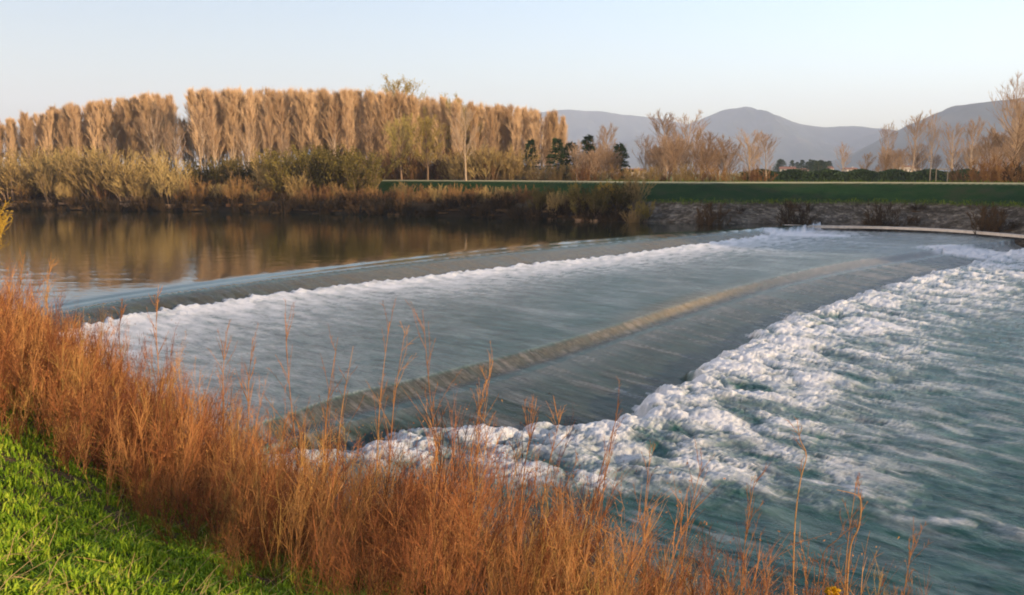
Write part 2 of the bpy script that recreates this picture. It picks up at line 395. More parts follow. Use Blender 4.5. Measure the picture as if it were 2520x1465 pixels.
# ------------------------------------------------------------------ ground sheet
def levee_w(x): return ss(2, 20, x)
def ground_z(x, y):
    nd = near_d(x, y); fd = far_d(x, y)
    base_n = np.interp(x, [-24, -19, -10, -5], [-.25, -1.0, -1.15, -2.2])
    topz = 4.3
    zn = base_n + np.clip(nd, -4, 400) * .5
    zn = topz - np.log1p(np.exp(np.clip((topz - zn) * 1.6, -30, 30))) / 1.6
    zn = zn + (.10 * fbm(x * .4, y * .4, 3, 50) + .16 * fbm(x * 1.3, y * 1.3, 2, 57) * ss(30, 15, y)) * ss(1, 4, nd)
    # far side
    lw = levee_w(x)
    lowb = np.where(fd < 2.5, -1.0 + fd * 1.0, 1.5 + (fd - 2.5) * .06) + .35 * fbm(x * .25, y * .25, 4, 51) * ss(0, 4, fd)
    revet = -1.3 + np.clip(fd, -2, 9.5) * .385
    first = lowb * (1 - lw) + revet * lw
    o0 = 9.5 + 7 * (1 - lw)
    z1 = np.where(fd < o0, first, 0)
    zb = np.where(lw > .5, 2.35, 2.3)
    z2 = zb + (4.75 - zb) * np.clip((fd - o0) / 9.0, 0, 1)
    zt = np.where(fd < o0 + 13, 4.75, 4.75 - np.clip((fd - o0 - 13) / 6, 0, 1) * 1.2)
    zf = np.where(fd < o0, z1, np.where(fd < o0 + 9, np.maximum(z2, first), zt))
    zf = zf + .25 * fbm(x * .03, y * .03, 3, 52) * ss(30, 60, fd)
    zbed = -4.0
    z = np.where(nd > -4, np.maximum(zn, zbed), zbed)
    z = np.where((fd > -2) & (nd < 0), zf, z)
    return z
def axis(lo, hi, fine_lo, fine_hi, step, growth=1.13):
    a = list(np.arange(fine_lo, fine_hi + step / 2, step))
    s = step
    while a[-1] < hi: s = s * growth; a.append(min(a[-1] + s, hi))
    s = step
    while a[0] > lo: s = s * growth; a.insert(0, max(a[0] - s, lo))
    return np.array(a)
gx = axis(-9000, 9000, -110, 110, .6); gy = axis(-9000, 9000, -4, 175, .6)
GX, GY = np.meshgrid(gx, gy)
GZ = ground_z(GX, GY)
gn = near_d(GX, GY); gf = far_d(GX, GY); glw = levee_w(GX); go0 = 9.5 + 7 * (1 - glw)
nj = .8 * fbm(GX * .3, GY * .3, 3, 55)
stone = ss(-3, -1, gf) * ss(.6, -.4, gf + nj * .3 - 9.3) * glw * (gn < 0)
leveeg = ss(-.5, .5, gf - go0) * (gn < 0) * ss(36, 26, gf)
path = ss(8.2, 9.0, gf - go0) * ss(13.5, 12, gf - go0) * (gn < 0)  # levee path; its pale tone also paints the slope's top edge as lit
mg = M('bank_ground')
P = mg.pos()
n1 = mg.noise(.35, 5, .65, P); n2 = mg.noise(3.5, 5, .7, P); n3 = mg.noise(.012, 4, .6, P)
soil = mg.ramp(n2, [(.3, (.045, .032, .018)), (.6, (.10, .07, .035)), (.8, (.17, .12, .06))])
gras = mg.ramp(n2, [(.3, (.022, .045, .010)), (.55, (.045, .085, .016)), (.8, (.085, .13, .03))])
lev = mg.ramp(mg.noise(.22, 8, .8, P), [(.3, (.005, .020, .004)), (.5, (.010, .036, .006)), (.66, (.030, .034, .014))])
fld = mg.ramp(n3, [(.35, (.10, .12, .035)), (.5, (.20, .19, .05)), (.65, (.13, .16, .04))])
vor = mg.n('TexVoronoi'); vor.inputs['Scale'].default_value = 2.2; mg.l(P, vor.inputs['Vector'])
stn = mg.mix(mg.ramp(mg.noise(.55, 6, .8, P), [(.40, (0, 0, 0)), (.58, (1, 1, 1))]), mg.ramp(vor.outputs['Color'], [(.1, (.07, .062, .05)), (.6, (.16, .14, .11)), (1, (.30, .265, .21))]), (.045, .036, .024))
c = mg.mix(mg.attr('soil'), gras, soil)
c = mg.mix(mg.attr('bank_shade'), c, (.020, .016, .011))  # shade along the far waterline, painted into the soil colour
c = mg.mix(mg.attr('field'), c, fld)
c = mg.mix(mg.attr('levee'), c, lev)
c = mg.mix(mg.attr('path'), c, (.46, .42, .25))
c = mg.mix(mg.attr('stone'), c, stn)
mg.base(c); mg.rough(.9)
mg.l(mg.bump(mg.math('ADD', n2, mg.math('MULTIPLY', mg.math('MULTIPLY', vor.outputs['Distance'], -2.0), mg.attr('stone'))), .8, .12), mg.b.inputs['Normal'])
soila = np.clip(ss(10.5, 8.5, gn) * (gn > -5) + (gf > -3) * (gn < 0) * ss(go0 + 1, go0 - 1, gf) + (gf > 0) * (gn < 0) * (1 - glw) * ss(40, 25, gf) * .6, 0, 1)
fielda = ss(60, 110, np.maximum(gf, gn))
gi = np.arange(GX.size).reshape(GX.shape)
gq = np.stack([gi[:-1, :-1], gi[:-1, 1:], gi[1:, 1:], gi[1:, :-1]], -1).reshape(-1, 4)
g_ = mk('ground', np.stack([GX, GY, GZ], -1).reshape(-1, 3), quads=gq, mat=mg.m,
        attrs={'stone': stone.ravel(), 'levee': leveeg.ravel(), 'path': path.ravel(), 'soil': soila.ravel(), 'field': fielda.ravel(), 'bank_shade': (ss(3.2, 2.0, gf + nj * .4) * (gn < 0) * (1 - glw)).ravel()})
tag(g_, 'banks, levee and flat fields', 'ground', kind='structure')
def gz(x, y): return float(ground_z(np.array([float(x)]), np.array([float(y)]))[0])

# ------------------------------------------------------------------ mountains
mm = M('mountain_slopes')
P = mm.pos()
mm.base(mm.ramp(mm.noise(.004, 6, .65, P), [(.38, (.012, .020, .016)), (.55, (.036, .042, .030)), (.7, (.085, .075, .055))])); mm.rough(1.0)
def mountain(pts, D, depth, name, label, cat='mountain'):
    w_ = np.array([(at(x, y, D)[0], at(x, y, D)[2]) for x, y in pts])
    xs = np.linspace(w_[0, 0], w_[-1, 0], 220); rz = np.interp(xs, w_[:, 0], w_[:, 1])
    k = np.ones(7) / 7; rz = np.convolve(np.pad(rz, 3, 'edge'), k, 'valid')
    rz = rz + 9 * fbm(xs / 260, xs * 0, 3, 60)
    vs = np.linspace(-1, 1, 60)
    XX, VV = np.meshgrid(xs, vs)
    prof = np.where(VV < 0, 1 + VV, 1 - VV) ** .85
    YY = D + VV * depth + 120 * fbm(XX / 700, VV * 2, 3, 62) * (1 - np.abs(VV))
    rid = 1 + .75 * fbm(XX / 420, VV * 1.6, 5, 63) * 4 * prof * (1 - prof)
    ZZ = -4 + (rz[None, :] + 4) * prof * rid
    ii = np.arange(XX.size).reshape(XX.shape)
    q = np.stack([ii[:-1, :-1], ii[:-1, 1:], ii[1:, 1:], ii[1:, :-1]], -1).reshape(-1, 4)
    tag(mk(name, np.stack([XX, YY, ZZ], -1).reshape(-1, 3), quads=q, mat=mm.m), label, cat, kind='structure')
mountain([(600, 425), (900, 330), (1100, 300), (1250, 290), (1330, 278), (1380, 267), (1430, 269), (1500, 277), (1600, 284), (1700, 305), (1850, 360), (2000, 425)], 7000, 1300, 'mountain', 'long pale blue mountain ridge left of the pointed peak')
mountain([(1350, 425), (1500, 360), (1620, 322), (1700, 302), (1780, 268), (1845, 261), (1890, 274), (1950, 298), (2010, 310), (2100, 309), (2160, 318), (2230, 342), (2400, 380), (2600, 425)], 5800, 1200, 'mountain', 'blue mountain with the pointed peak in the middle of the range')
mountain([(2020, 422), (2110, 380), (2200, 338), (2300, 293), (2400, 254), (2470, 240), (2560, 232), (2700, 222), (3000, 240), (3500, 425)], 3400, 900, 'mountain', 'nearest and darkest mountain slope rising at the right edge')

# ------------------------------------------------------------------ branches and trees
def prisms(P0, P1, r0, r1, k=3):
    d = P1 - P0; L = np.linalg.norm(d, axis=1, keepdims=True) + 1e-9; d = d / L
    ref = np.where(np.abs(d[:, 2:3]) > .9, np.array([[1., 0, 0]]), np.array([[0, 0, 1.]]))
    u = np.cross(d, ref); u /= np.linalg.norm(u, axis=1, keepdims=True); v = np.cross(d, u)
    ang = np.arange(k) * 2 * np.pi / k
    ring = np.cos(ang)[None, :, None] * u[:, None, :] + np.sin(ang)[None, :, None] * v[:, None, :]
    A = P0[:, None, :] + ring * np.asarray(r0).reshape(-1, 1, 1); B = P1[:, None, :] + ring * np.asarray(r1).reshape(-1, 1, 1)
    vs = np.concatenate([A, B], 1).reshape(-1, 3)
    n = len(P0); b = (np.arange(n) * 2 * k)[:, None]
    i = np.arange(k); j = (i + 1) % k
    q = np.stack([b + i, b + j, b + k + j, b + k + i], -1).reshape(-1, 4)
    return vs, q
def join(parts):
    vs, qs, n = [], [], 0
    for v, q in parts:
        vs.append(v); qs.append(q + n); n += len(v)
    return np.vstack(vs), np.vstack(qs)
def tube(C, rr, k=6):
    T = np.gradient(C, axis=0); T /= np.linalg.norm(T, axis=1, keepdims=True)
    u = np.cross(T, np.array([[.13, 1., .07]])); u /= np.linalg.norm(u, axis=1, keepdims=True); v = np.cross(T, u)
    an = np.arange(k) * 2 * np.pi / k; n = len(C)
    vs = C[:, None] + (np.cos(an)[None, :, None] * u[:, None] + np.sin(an)[None, :, None] * v[:, None]) * np.asarray(rr)[:, None, None]
    i = np.arange(n - 1)[:, None] * k; a = np.arange(k)[None, :]; b = (a + 1) % k
    return vs.reshape(-1, 3), np.stack([i + a, i + b, i + k + b, i + k + a], -1).reshape(-1, 4)
def unit(v): return v / (np.linalg.norm(v, axis=-1, keepdims=True) + 1e-9)
def grow(P0, D0, L, r0, segs, bend, up, g, taper=.35):
    """curved branches: returns prism lists and sampled points/directions along them"""
    n = len(P0); P = P0.copy(); D = unit(D0); pr = []; pts = [P.copy()]; dirs = [D.copy()]
    for s in range(segs):
        D = unit(D + g.normal(0, bend, (n, 3)) + np.array([[0, 0, up]]))
        Q = P + D * (L / segs)[:, None]
        ra = r0 * (1 - (1 - taper) * s / segs); rb = r0 * (1 - (1 - taper) * (s + 1) / segs)
        pr.append((P, Q, ra, rb)); P = Q; pts.append(P.copy()); dirs.append(D.copy())
    return pr, np.stack(pts), np.stack(dirs)
def sample(pts, dirs, per, g, lo=.25):
    S, n = pts.shape[:2]; f = g.uniform(lo, 1, (n, per)) * (S - 1)
    i = np.minimum(f.astype(int), S - 2); t = (f - i)[..., None]
    j = np.arange(n)[:, None]
    return ((pts[i, j] * (1 - t) + pts[i + 1, j] * t).reshape(-1, 3), dirs[i + 1, j].reshape(-1, 3), (f / (S - 1)).ravel(), np.repeat(np.arange(n), per))
def make_tree_mesh(seed, H=18, clear=.25, limbs=34, elev=68, spread=1.0, n2=9, n3=6, tw=.022, trunk_r=.2, lean=.0, leaf=0, fork=False, up=.10, twl=1.0, bend=.09, sd=1.0):
    g = np.random.default_rng(seed)
    P0 = np.array([[0, 0, -.3]]); prT, pt, dt = grow(P0, np.array([[lean, 0, 1.]]), np.array([H * .94]), np.array([trunk_r]), 10, .035, .05, g, .12)
    if fork:
        pass
    # limbs
    f = np.sort(g.uniform(clear, .97, limbs)) * 10; i = np.minimum(f.astype(int), 9); t = (f - i)[:, None]
    B = pt[i, 0] * (1 - t) + pt[i + 1, 0] * t
    az = np.arange(limbs) * 2.4 + g.uniform(-.4, .4, limbs); hf = f / 10
    e = np.radians(elev + g.normal(0, 7, limbs))
    D = np.stack([np.cos(az) * np.cos(e), np.sin(az) * np.cos(e), np.sin(e)], 1)
    rel = (hf - clear) / (1 - clear)
    Ls = H * (1 - hf) * (.42 if spread < 1 else .55) + H * (.07 if spread < 1 else .12) * spread
    Ls = Ls * np.clip(.55 + 1.2 * rel, .5, 1) * g.uniform(.8, 1.15, limbs)
    prL, pl, dl = grow(B, D, Ls, trunk_r * .42 * (1 - .7 * hf), 4, bend, up, g, .25)
    b2, d2, f2, id2 = sample(pl, dl, n2, g, .2)
    side = unit(g.normal(0, 1, d2.shape)); D2 = unit(d2 * 1.0 + side * .62 * sd + np.array([[0, 0, .12]]))
    L2 = Ls[id2] * (.50 - .25 * f2) * g.uniform(.6, 1.2, len(b2))
    pr2, p2, dd2 = grow(b2, D2, L2, np.full(len(b2), tw * 1.5), 2, .10, up * .8, g, .5)
    b3, d3, f3, id3 = sample(p2, dd2, n3, g, .15)
    D3 = unit(d3 + unit(g.normal(0, 1, d3.shape)) * .55 * sd + np.array([[0, 0, .1]]))
    L3 = (.35 + .6 * g.random(len(b3))) * H / 18 * twl
    pr3, p3, _ = grow(b3, D3, L3, np.full(len(b3), tw), 1, .05, .05, g, .25)
    top, _, _ = grow(pt[-1], np.array([[0, 0, 1.]]), np.array([H * .06]), np.array([.03]), 1, .02, 0, g)
    trunk = join([prisms(*p, k=6) for p in prT] + [prisms(*p, k=4) for p in prL] + [prisms(*p) for p in top])
    crown = join([prisms(*p) for p in pr2 + pr3])
    if leaf:
        m = g.random(len(b3)) < leaf; T = p3[-1][m]
        T = T + g.normal(0, .08, T.shape); dd = unit(g.normal(0, 1, T.shape)); s = .10
        lv = prisms(T - dd * s, T + dd * s, np.full(len(T), .05), np.full(len(T), .01))
        crown = join([crown, lv])
    return trunk, crown
def make_shrub_mesh(seed, H=3, stems=26, width=1.0, n2=8, n3=4, tw=.014, out=.5, leaf=0, stem_r=.02, twl=1.0, leaf_s=.06):
    g = np.random.default_rng(seed)
    az = g.uniform(0, 2 * np.pi, stems); rr = g.uniform(0, .45, stems) * width
    P0 = np.stack([np.cos(az) * rr, np.sin(az) * rr, np.full(stems, -.1 - .2 * (H > 1))], 1)
    o = g.uniform(.05, out, stems)
    D = np.stack([np.cos(az) * o, np.sin(az) * o, np.ones(stems)], 1)
    L = H * g.uniform(.55, 1.05, stems)
    p1, q1, d1 = grow(P0, D, L, np.full(stems, stem_r), 4, .08, .04, g, .3)
    b2, dd, f2, i2 = sample(q1, d1, n2, g, .2)
    D2 = unit(dd + unit(g.normal(0, 1, dd.shape)) * .6 + np.array([[0, 0, .15]]))
    p2, q2, d2 = grow(b2, D2, L[i2] * (.38 - .2 * f2) * g.uniform(.6, 1.2, len(b2)), np.full(len(b2), tw * 1.2), 2, .1, .06, g, .5)
    b3, d3, _, _ = sample(q2, d2, n3, g, .15)
    D3 = unit(d3 + unit(g.normal(0, 1, d3.shape)) * .6)
    L3 = (.12 + .25 * g.random(len(b3))) * H / 3 * twl
    p3, q3, _ = grow(b3, D3, L3, np.full(len(b3), tw), 1, 0, 0, g, .3)
    stem = join([prisms(*p, k=4) for p in p1] + [prisms(np.array([[0, 0, -.5 * H / 3]]), np.array([[0, 0, -.1 * H / 3 - .1]]), np.array([.5 * width]), np.array([.5 * width]), 8)] if H > 1 else [prisms(*p, k=4) for p in p1]); crown = join([prisms(*p) for p in p2 + p3])
    if leaf:
        m = g.random(len(b3)) < leaf; T = q3[-1][m]; T = T + g.normal(0, .04, T.shape); dv = unit(g.normal(0, 1, T.shape))
        crown = join([crown, prisms(T - dv * leaf_s, T + dv * leaf_s, np.full(len(T), leaf_s * .55), np.full(len(T), leaf_s * .1))])
    return stem, crown
def make_conifer_mesh(seed, H=11, W=3.0):
    g = np.random.default_rng(seed)
    prT, pt, dt = grow(np.array([[0, 0, -.3]]), np.array([[0, 0, 1.]]), np.array([H]), np.array([.2]), 8, .01, 0, g, .1)
    n = 190; hf = g.uniform(.08, .98, n) ; az = g.uniform(0, 6.283, n)
    L = W * (1.02 - hf) ** .8 * g.uniform(.7, 1.15, n) + .2
    B = np.stack([np.zeros(n), np.zeros(n), hf * H], 1)
    D = np.stack([np.cos(az), np.sin(az), np.full(n, .1)], 1)
    p1, q1, d1 = grow(B, D, L, np.full(n, .04), 3, .05, -.06, g, .3)
    b2, dd, f2, i2 = sample(q1, d1, 16, g, .1)
    D2 = unit(dd * .8 + unit(g.normal(0, 1, dd.shape)) * .8)
    p2, q2, d2 = grow(b2, D2, g.uniform(.25, .6, len(b2)), np.full(len(b2), .06), 1, 0, 0, g, .4)
    return join([prisms(*p, k=6) for p in prT]), join([prisms(*p) for p in p1 + p2])

class Proto:
    def __init__(s, trunk, crown, mt, mc, H):
        s.H = max(H * .8, float(np.percentile(crown[0][:, 2], 99.3))); s.ms = []
        for nm, (v, q), m in (('trunk', trunk, mt), ('crown', crown, mc)):
            o = mk(nm, v, quads=q, mat=m, smooth=False); s.ms.append((nm, o.data)); bpy.data.objects.remove(o)
def place(pr, name, x, y, h, label, cat, group=None, rz=None, wide=1.0, names=None, z=None):
    zz = gz(x, y) if z is None else z
    o = empty(name, (x, y, zz), random.uniform(0, 6.28) if rz is None else rz)
    s = h / pr.H; o.scale = (s * wide, s * wide, s)
    tag(o, label, cat, group)
    for nm, me in pr.ms:
        c_ = bpy.data.objects.new((names or {}).get(nm, nm), me); COL.objects.link(c_); c_.parent = o
    return o
def tree_at(pr, name, xv, yv, D, label, cat='tree', group=None, **kw):
    x, y, zt = at(xv, yv, D); h = zt - gz(x, y)
    return place(pr, name, x, y, max(h, .6), label, cat, group, **kw)

POP = [Proto(*make_tree_mesh(s, H=18, clear=.18, limbs=64, elev=74, spread=.8, n2=9, n3=7, tw=.017, trunk_r=.15, up=.10, bend=.03, sd=.55, twl=1.4), M_bark, M_poplar, 18) for s in (1, 2, 3, 4, 5)]
BARE = [Proto(*make_tree_mesh(s, H=14, clear=.22, limbs=26, elev=52, spread=1.5, n2=11, n3=9, tw=.014, trunk_r=.22, up=.10), M_bark, M_bare, 14) for s in (21, 22, 23)]
DBARE = [Proto(*make_tree_mesh(s, H=12, clear=.15, limbs=30, elev=50, spread=1.6, n2=12, n3=9, tw=.014, trunk_r=.2, up=.1), M_darkbark, M_bare, 12) for s in (31, 32)]
PALE = Proto(*make_tree_mesh(41, H=18, clear=.28, limbs=24, elev=50, spread=1.2, n2=10, n3=8, tw=.016, trunk_r=.32, up=.12), M_bark, M_bark, 18)
BUD = [Proto(*make_tree_mesh(s, H=16, clear=.18, limbs=32, elev=52, spread=1.6, n2=11, n3=9, tw=.016, trunk_r=.24, up=.08, leaf=.7), M_darkbark, M_budding, 16) for s in (51, 52)]
CON = [Proto(*make_conifer_mesh(61), M_darkbark, M_conifer, 11), Proto(*make_conifer_mesh(62, 9, 4.2), M_darkbark, M_conifer, 9)]
RUST = [Proto(*make_shrub_mesh(s, H=3, stems=24, width=2.2, n2=9, n3=5, tw=.018, out=.6, stem_r=.025), M_rustshrub, M_rustshrub, 3) for s in (71, 72, 73)]
OLIV = [Proto(*make_shrub_mesh(s, H=4, stems=28, width=2.6, n2=10, n3=6, tw=.02, out=.6, stem_r=.03, leaf=.4), M_darkbark, M_oliveshrub, 4) for s in (81, 82, 83)]
GRN = [Proto(*make_shrub_mesh(s, H=4, stems=24, width=2.6, n2=10, n3=6, tw=.02, out=.7, stem_r=.03, leaf=1, leaf_s=.09), M_darkbark, M_greenshrub, 4) for s in (91, 92)]
M_darkshrub = twig_mat('dark_shrub_twigs', [(.2, (.022, .017, .009)), (.55, (.05, .034, .017)), (.9, (.10, .06, .028))])  # twig colour darkened to hold the shade low on the bank
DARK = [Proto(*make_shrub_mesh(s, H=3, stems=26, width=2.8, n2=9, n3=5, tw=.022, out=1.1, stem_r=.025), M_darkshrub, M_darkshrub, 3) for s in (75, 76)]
WIL = Proto(*make_shrub_mesh(95, H=5, stems=34, width=2, n2=12, n3=6, tw=.018, out=.5, stem_r=.03, leaf=.7), M_willow, M_willow, 5)
SN = {'trunk': 'stems', 'crown': 'twigs'}

# poplar plantation, rows one behind another
topv = lambda x: float(np.interp(x, [-60, 0, 70, 130, 200, 300, 380, 430, 452, 470, 482, 520, 700, 900, 1000, 1100, 1180, 1250, 1330, 1380], [300, 292, 278, 262, 252, 240, 232, 232, 262, 262, 222, 218, 220, 222, 232, 240, 252, 258, 268, 285]))
labs = {0: 'bare tan poplar in the lower, left-hand block of the plantation', 1: 'bare tan poplar in the even-topped block right of the plantation gap', 2: 'bare tan poplar thinning out at the right end of the plantation'}
for row, D in enumerate((172, 178, 185, 193, 202, 212)):
    sp_v = 3.3 / D * FPX / SV
    xv = -60 + row * 4
    while xv < 1385:
        k = 0 if xv < 460 else (1 if xv < 960 else 2)
        x0 = xv + random.uniform(-5, 5)
        xv += sp_v * (1.0 if k < 2 else 1.1)
        if 432 < x0 < 482: continue
        if k == 0 and row == 5: continue
        if k == 2 and random.random() < .10: continue
        Dk = D + (14 if k == 0 else 0)
        ty = topv(x0) + random.uniform(-4, 9) + (3 if row else 0)
        tree_at(POP[(row * 7 + int(x0 / 37)) % 5] if random.random() < .5 else random.choice(POP), 'poplar', x0, ty, Dk + random.uniform(-.6, .6), labs[k], 'poplar tree', ('lower left block of poplars', 'even-topped block of poplars', 'poplars at the right end of the plantation')[k], wide=random.uniform(1.0, 1.25))
for xv in (448, 460, 471):
    tree_at(random.choice(POP), 'poplar', xv, 285 + random.uniform(0, 14), 222, 'thin pinkish poplar seen in the gap between the two blocks', 'poplar tree', 'poplars in the gap between the blocks', wide=.8)
# single trees along the edge of the plantation
for pr, nm, xv, yv, D, lab, wd in (
    (PALE, 'pale_tree', 1145, 262, 150, 'pale-barked spreading tree standing forward of the plantation, white trunk down to the red shrubs', .8),
    (BARE[0], 'bare_tree', 605, 300, 158, 'pale forked bare tree low against the middle of the plantation', .8),
    (BARE[1], 'bare_tree', 268, 335, 158, 'small pale bare tree below the left block of poplars', .6),
    (BARE[2], 'bare_tree', 378, 262, 162, 'tall pale bare tree near the right end of the left block', .75),
    (BARE[0], 'bare_tree', 430, 300, 160, 'pale bare tree beside the gap in the plantation', .6),
    (BARE[1], 'bare_tree', 500, 268, 164, 'pale bare tree on the right side of the plantation gap', .7),
    (BARE[2], 'bare_tree', 700, 330, 160, 'slender pale bare tree right of the forked one', .5),
    (BUD[0], 'budding_tree', 978, 192, 205, 'tall round-crowned tree rising above the poplar tops', 1.3),
    (BUD[1], 'budding_tree', 985, 282, 158, 'yellow-green budding tree in front of the tall round crown', 1.15),
    (BUD[0], 'budding_tree', 1050, 285, 156, 'yellow-green budding tree left of the pale spreading tree', 1.1),
    (BUD[1], 'budding_tree', 1118, 236, 176, 'tall yellow-green tree behind the pale spreading tree', 1.15),
    (DBARE[0], 'bare_tree', 905, 300, 160, 'rust-brown bushy tree at the left of the yellow-green ones', .9),
    (DBARE[1], 'bare_tree', 1200, 330, 158, 'brown bare tree right of the pale spreading tree', .7),
    (CON[0], 'conifer', 1305, 345, 162, 'dark narrow conifer half hidden behind bare twigs, left of the others', 1.2),
    (CON[0], 'conifer', 1371, 342, 160, 'dark pointed conifer, clearest in outline', 1.35),
    (CON[1], 'conifer', 1405, 352, 164, 'low broad dark conifer between two pointed ones', 1.2),
    (CON[0], 'conifer', 1447, 335, 162, 'tallest dark conifer right of the broad one', 1.4),
    (CON[1], 'conifer', 1525, 355, 160, 'dark conifer furthest right, beneath a pale bare tree', 1.0),
    (BARE[0], 'bare_tree', 1330, 275, 175, 'faint tall bare tree at the right end of the poplars', .9),
    (BARE[1], 'bare_tree', 1488, 305, 158, 'bare tree rising above the dark conifers', .8),
    (BARE[2], 'bare_tree', 1420, 345, 152, 'brown bare tree in front of the conifers', .7),
    (DBARE[0], 'bare_tree', 1465, 365, 150, 'low brown bare tree in front of the tallest conifer', .8),
    (BARE[0], 'bare_tree', 1590, 330, 160, 'bare tree at the left edge of the big middle clump', .7),
    (BARE[1], 'bare_tree', 1640, 272, 156, 'tallest bare tree of the big middle clump', .95),
    (BARE[2], 'bare_tree', 1690, 275, 160, 'second tallest bare tree of the big middle clump', .95),
    (DBARE[0], 'bare_tree', 1730, 320, 150, 'broad brown bare tree in the middle of the clump', 1.1),
    (DBARE[1], 'bare_tree', 1785, 335, 152, 'brown bare tree right of the clump middle', 1.0),
    (DBARE[0], 'bare_tree', 1665, 345, 148, 'low brown bare tree at the foot of the tallest in the clump', 1.1),
    (BARE[0], 'bare_tree', 1850, 318, 158, 'pale bare tree near the right end of the clump', .95),
    (BARE[1], 'bare_tree', 1890, 325, 162, 'rightmost pale bare tree of the middle clump', .9),
    (BARE[2], 'bare_tree', 2078, 350, 250, 'small bare tree beside the far houses', .8),
    (DBARE[1], 'bare_tree', 2130, 375, 260, 'low grey-brown bare tree left of the slender one', 1.2),
    (BARE[0], 'bare_tree', 2186, 302, 250, 'slender bare tree against the dip between mountains', .7),
    (DBARE[0], 'bare_tree', 2180, 362, 230, 'brown bare tree under the slender one', 1.2),
    (BARE[1], 'bare_tree', 2252, 278, 212, 'bare tree crossing the foot of the right mountain', .85),
    (BARE[2], 'bare_tree', 2300, 272, 214, 'narrow bare tree left of the lamp pole', .5),
    (BARE[0], 'bare_tree', 2352, 300, 211, 'pale bare tree right of the lamp pole', .9),
    (BARE[1], 'bare_tree', 2395, 290, 213, 'pale bare tree before the right mountain', .8),
    (DBARE[0], 'bare_tree', 2445, 320, 165, 'reddish bare tree left of the tall one at the right edge', .9),
    (DBARE[1], 'bare_tree', 2500, 235, 165, 'tall dense brown tree at the right edge', 1.0),
    (BARE[2], 'bare_tree', 2515, 180, 190, 'faint high-topped bare tree at the right edge', .7),
    (DBARE[0], 'bare_tree', 2475, 355, 160, 'low brown tree beneath the tall one at the right edge', 1.1)):
    tree_at(pr, nm, xv, yv, D, lab, 'tree', wide=wd * (1.2 if D < 200 and pr is not CON[0] and pr is not CON[1] else 1))
for i in range(30):
    xv = random.choice([random.uniform(1570, 1910), random.uniform(1600, 1820), random.uniform(1380, 1545)])
    top = np.interp(xv, [1380, 1480, 1545, 1570, 1640, 1700, 1780, 1910], [360, 335, 350, 370, 318, 325, 350, 350]) + random.uniform(0, 35)
    tree_at(random.choice(DBARE + BARE), 'bare_tree', xv, top, random.uniform(148, 172), 'brown bare tree filling the twiggy clumps behind the levee', 'tree', 'small bare trees filling the clumps behind the levee', wide=1.25)
for i in range(34):
    xv = random.uniform(2080, 2560); top = np.interp(xv, [2080, 2200, 2300, 2420, 2540], [385, 365, 340, 325, 270]) + random.uniform(0, 40)
    tree_at(random.choice(DBARE + BARE), 'bare_tree', xv, top, random.uniform(211, 245), 'grey-brown bare tree before the foot of the right mountain', 'tree', 'small bare trees before the right mountain', wide=1.1)

# far bank shrubs
def shrub_row(n, x0, x1, y0, y1, h0, h1, protos, name, label, group, back=0):
    for i in range(n):
        xv = x0 + (x1 - x0) * (i + random.uniform(.1, .9)) / n
        px, _, _ = at(xv, 500, 130)
        # distance from the shore: march out along the column
        d = random.uniform(y0, y1); u = px / 130.
        ys = np.linspace(80, 200, 241); fdv = far_d(u * ys, ys)
        j = int(np.argmax(fdv > d)); y = ys[j]
        place(random.choice(protos), name, u * y, y, random.uniform(h0, h1), label, 'shrub', group, wide=random.uniform(.8, 1.25), names=SN)
shrub_row(30, -60, 430, 3, 14, 5.5, 8.5, OLIV, 'olive_shrub', 'tall ochre and olive shrub in the thick growth on the far left bank', 'tall shrubs of the far left bank')
shrub_row(30, 0, 620, 2, 9, 2.5, 4.5, OLIV + RUST, 'bank_shrub', 'brown-ochre shrub low on the far left bank above the dark water edge', 'low shrubs of the far left bank')
shrub_row(20, 480, 900, 6, 22, 4.5, 7, OLIV + [GRN[0]], 'olive_shrub', 'olive shrub below the even-topped poplars', 'shrubs below the even-topped poplars')
shrub_row(64, 440, 1300, 2.5, 8, 1.4, 2.8, RUST + RUST + OLIV, 'rust_shrub', 'rust-red shrub along the edge of the far bank below the poplars', 'rust-red shrubs along the far bank')
shrub_row(7, 700, 900, 8, 16, 6, 8, GRN, 'green_shrub', 'dark green leafy shrub left of where the levee line begins', 'green shrubs left of the levee')
shrub_row(14, 920, 1320, 8, 13, 1.4, 2.2, RUST, 'rust_shrub', 'low red-brown shrub on the slope below the grassy levee edge', 'low red-brown shrubs below the levee')
shrub_row(18, 1310, 1590, 1.0, 7, 1.9, 3.9, OLIV[:2] + [WIL] + GRN + GRN, 'yellow_green_shrub', 'yellow-green shrub overhanging the water where the stone bank begins', 'shrubs at the start of the stone bank')
shrub_row(30, 880, 1275, 31, 36, 4.5, 6.5, RUST + OLIV, 'understory_shrub', 'olive-brown undergrowth shrub between the trunks right of the even-topped poplars', 'understory shrubs between the right-hand trunks')
shrub_row(26, 950, 1900, 33, 44, 2.5, 4.5, RUST + OLIV, 'brown_shrub', 'brown shrub behind the levee path below the bare trees', 'shrubs behind the levee path')
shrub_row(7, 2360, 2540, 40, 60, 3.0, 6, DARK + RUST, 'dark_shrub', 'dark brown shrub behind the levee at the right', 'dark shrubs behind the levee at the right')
shrub_row(100, -80, 1540, .2, 2.4, 1.1, 2.3, DARK, 'water_edge_shrub', 'low dark shrub overhanging the dark edge of the far left bank', 'low shrubs at the dark water edge')
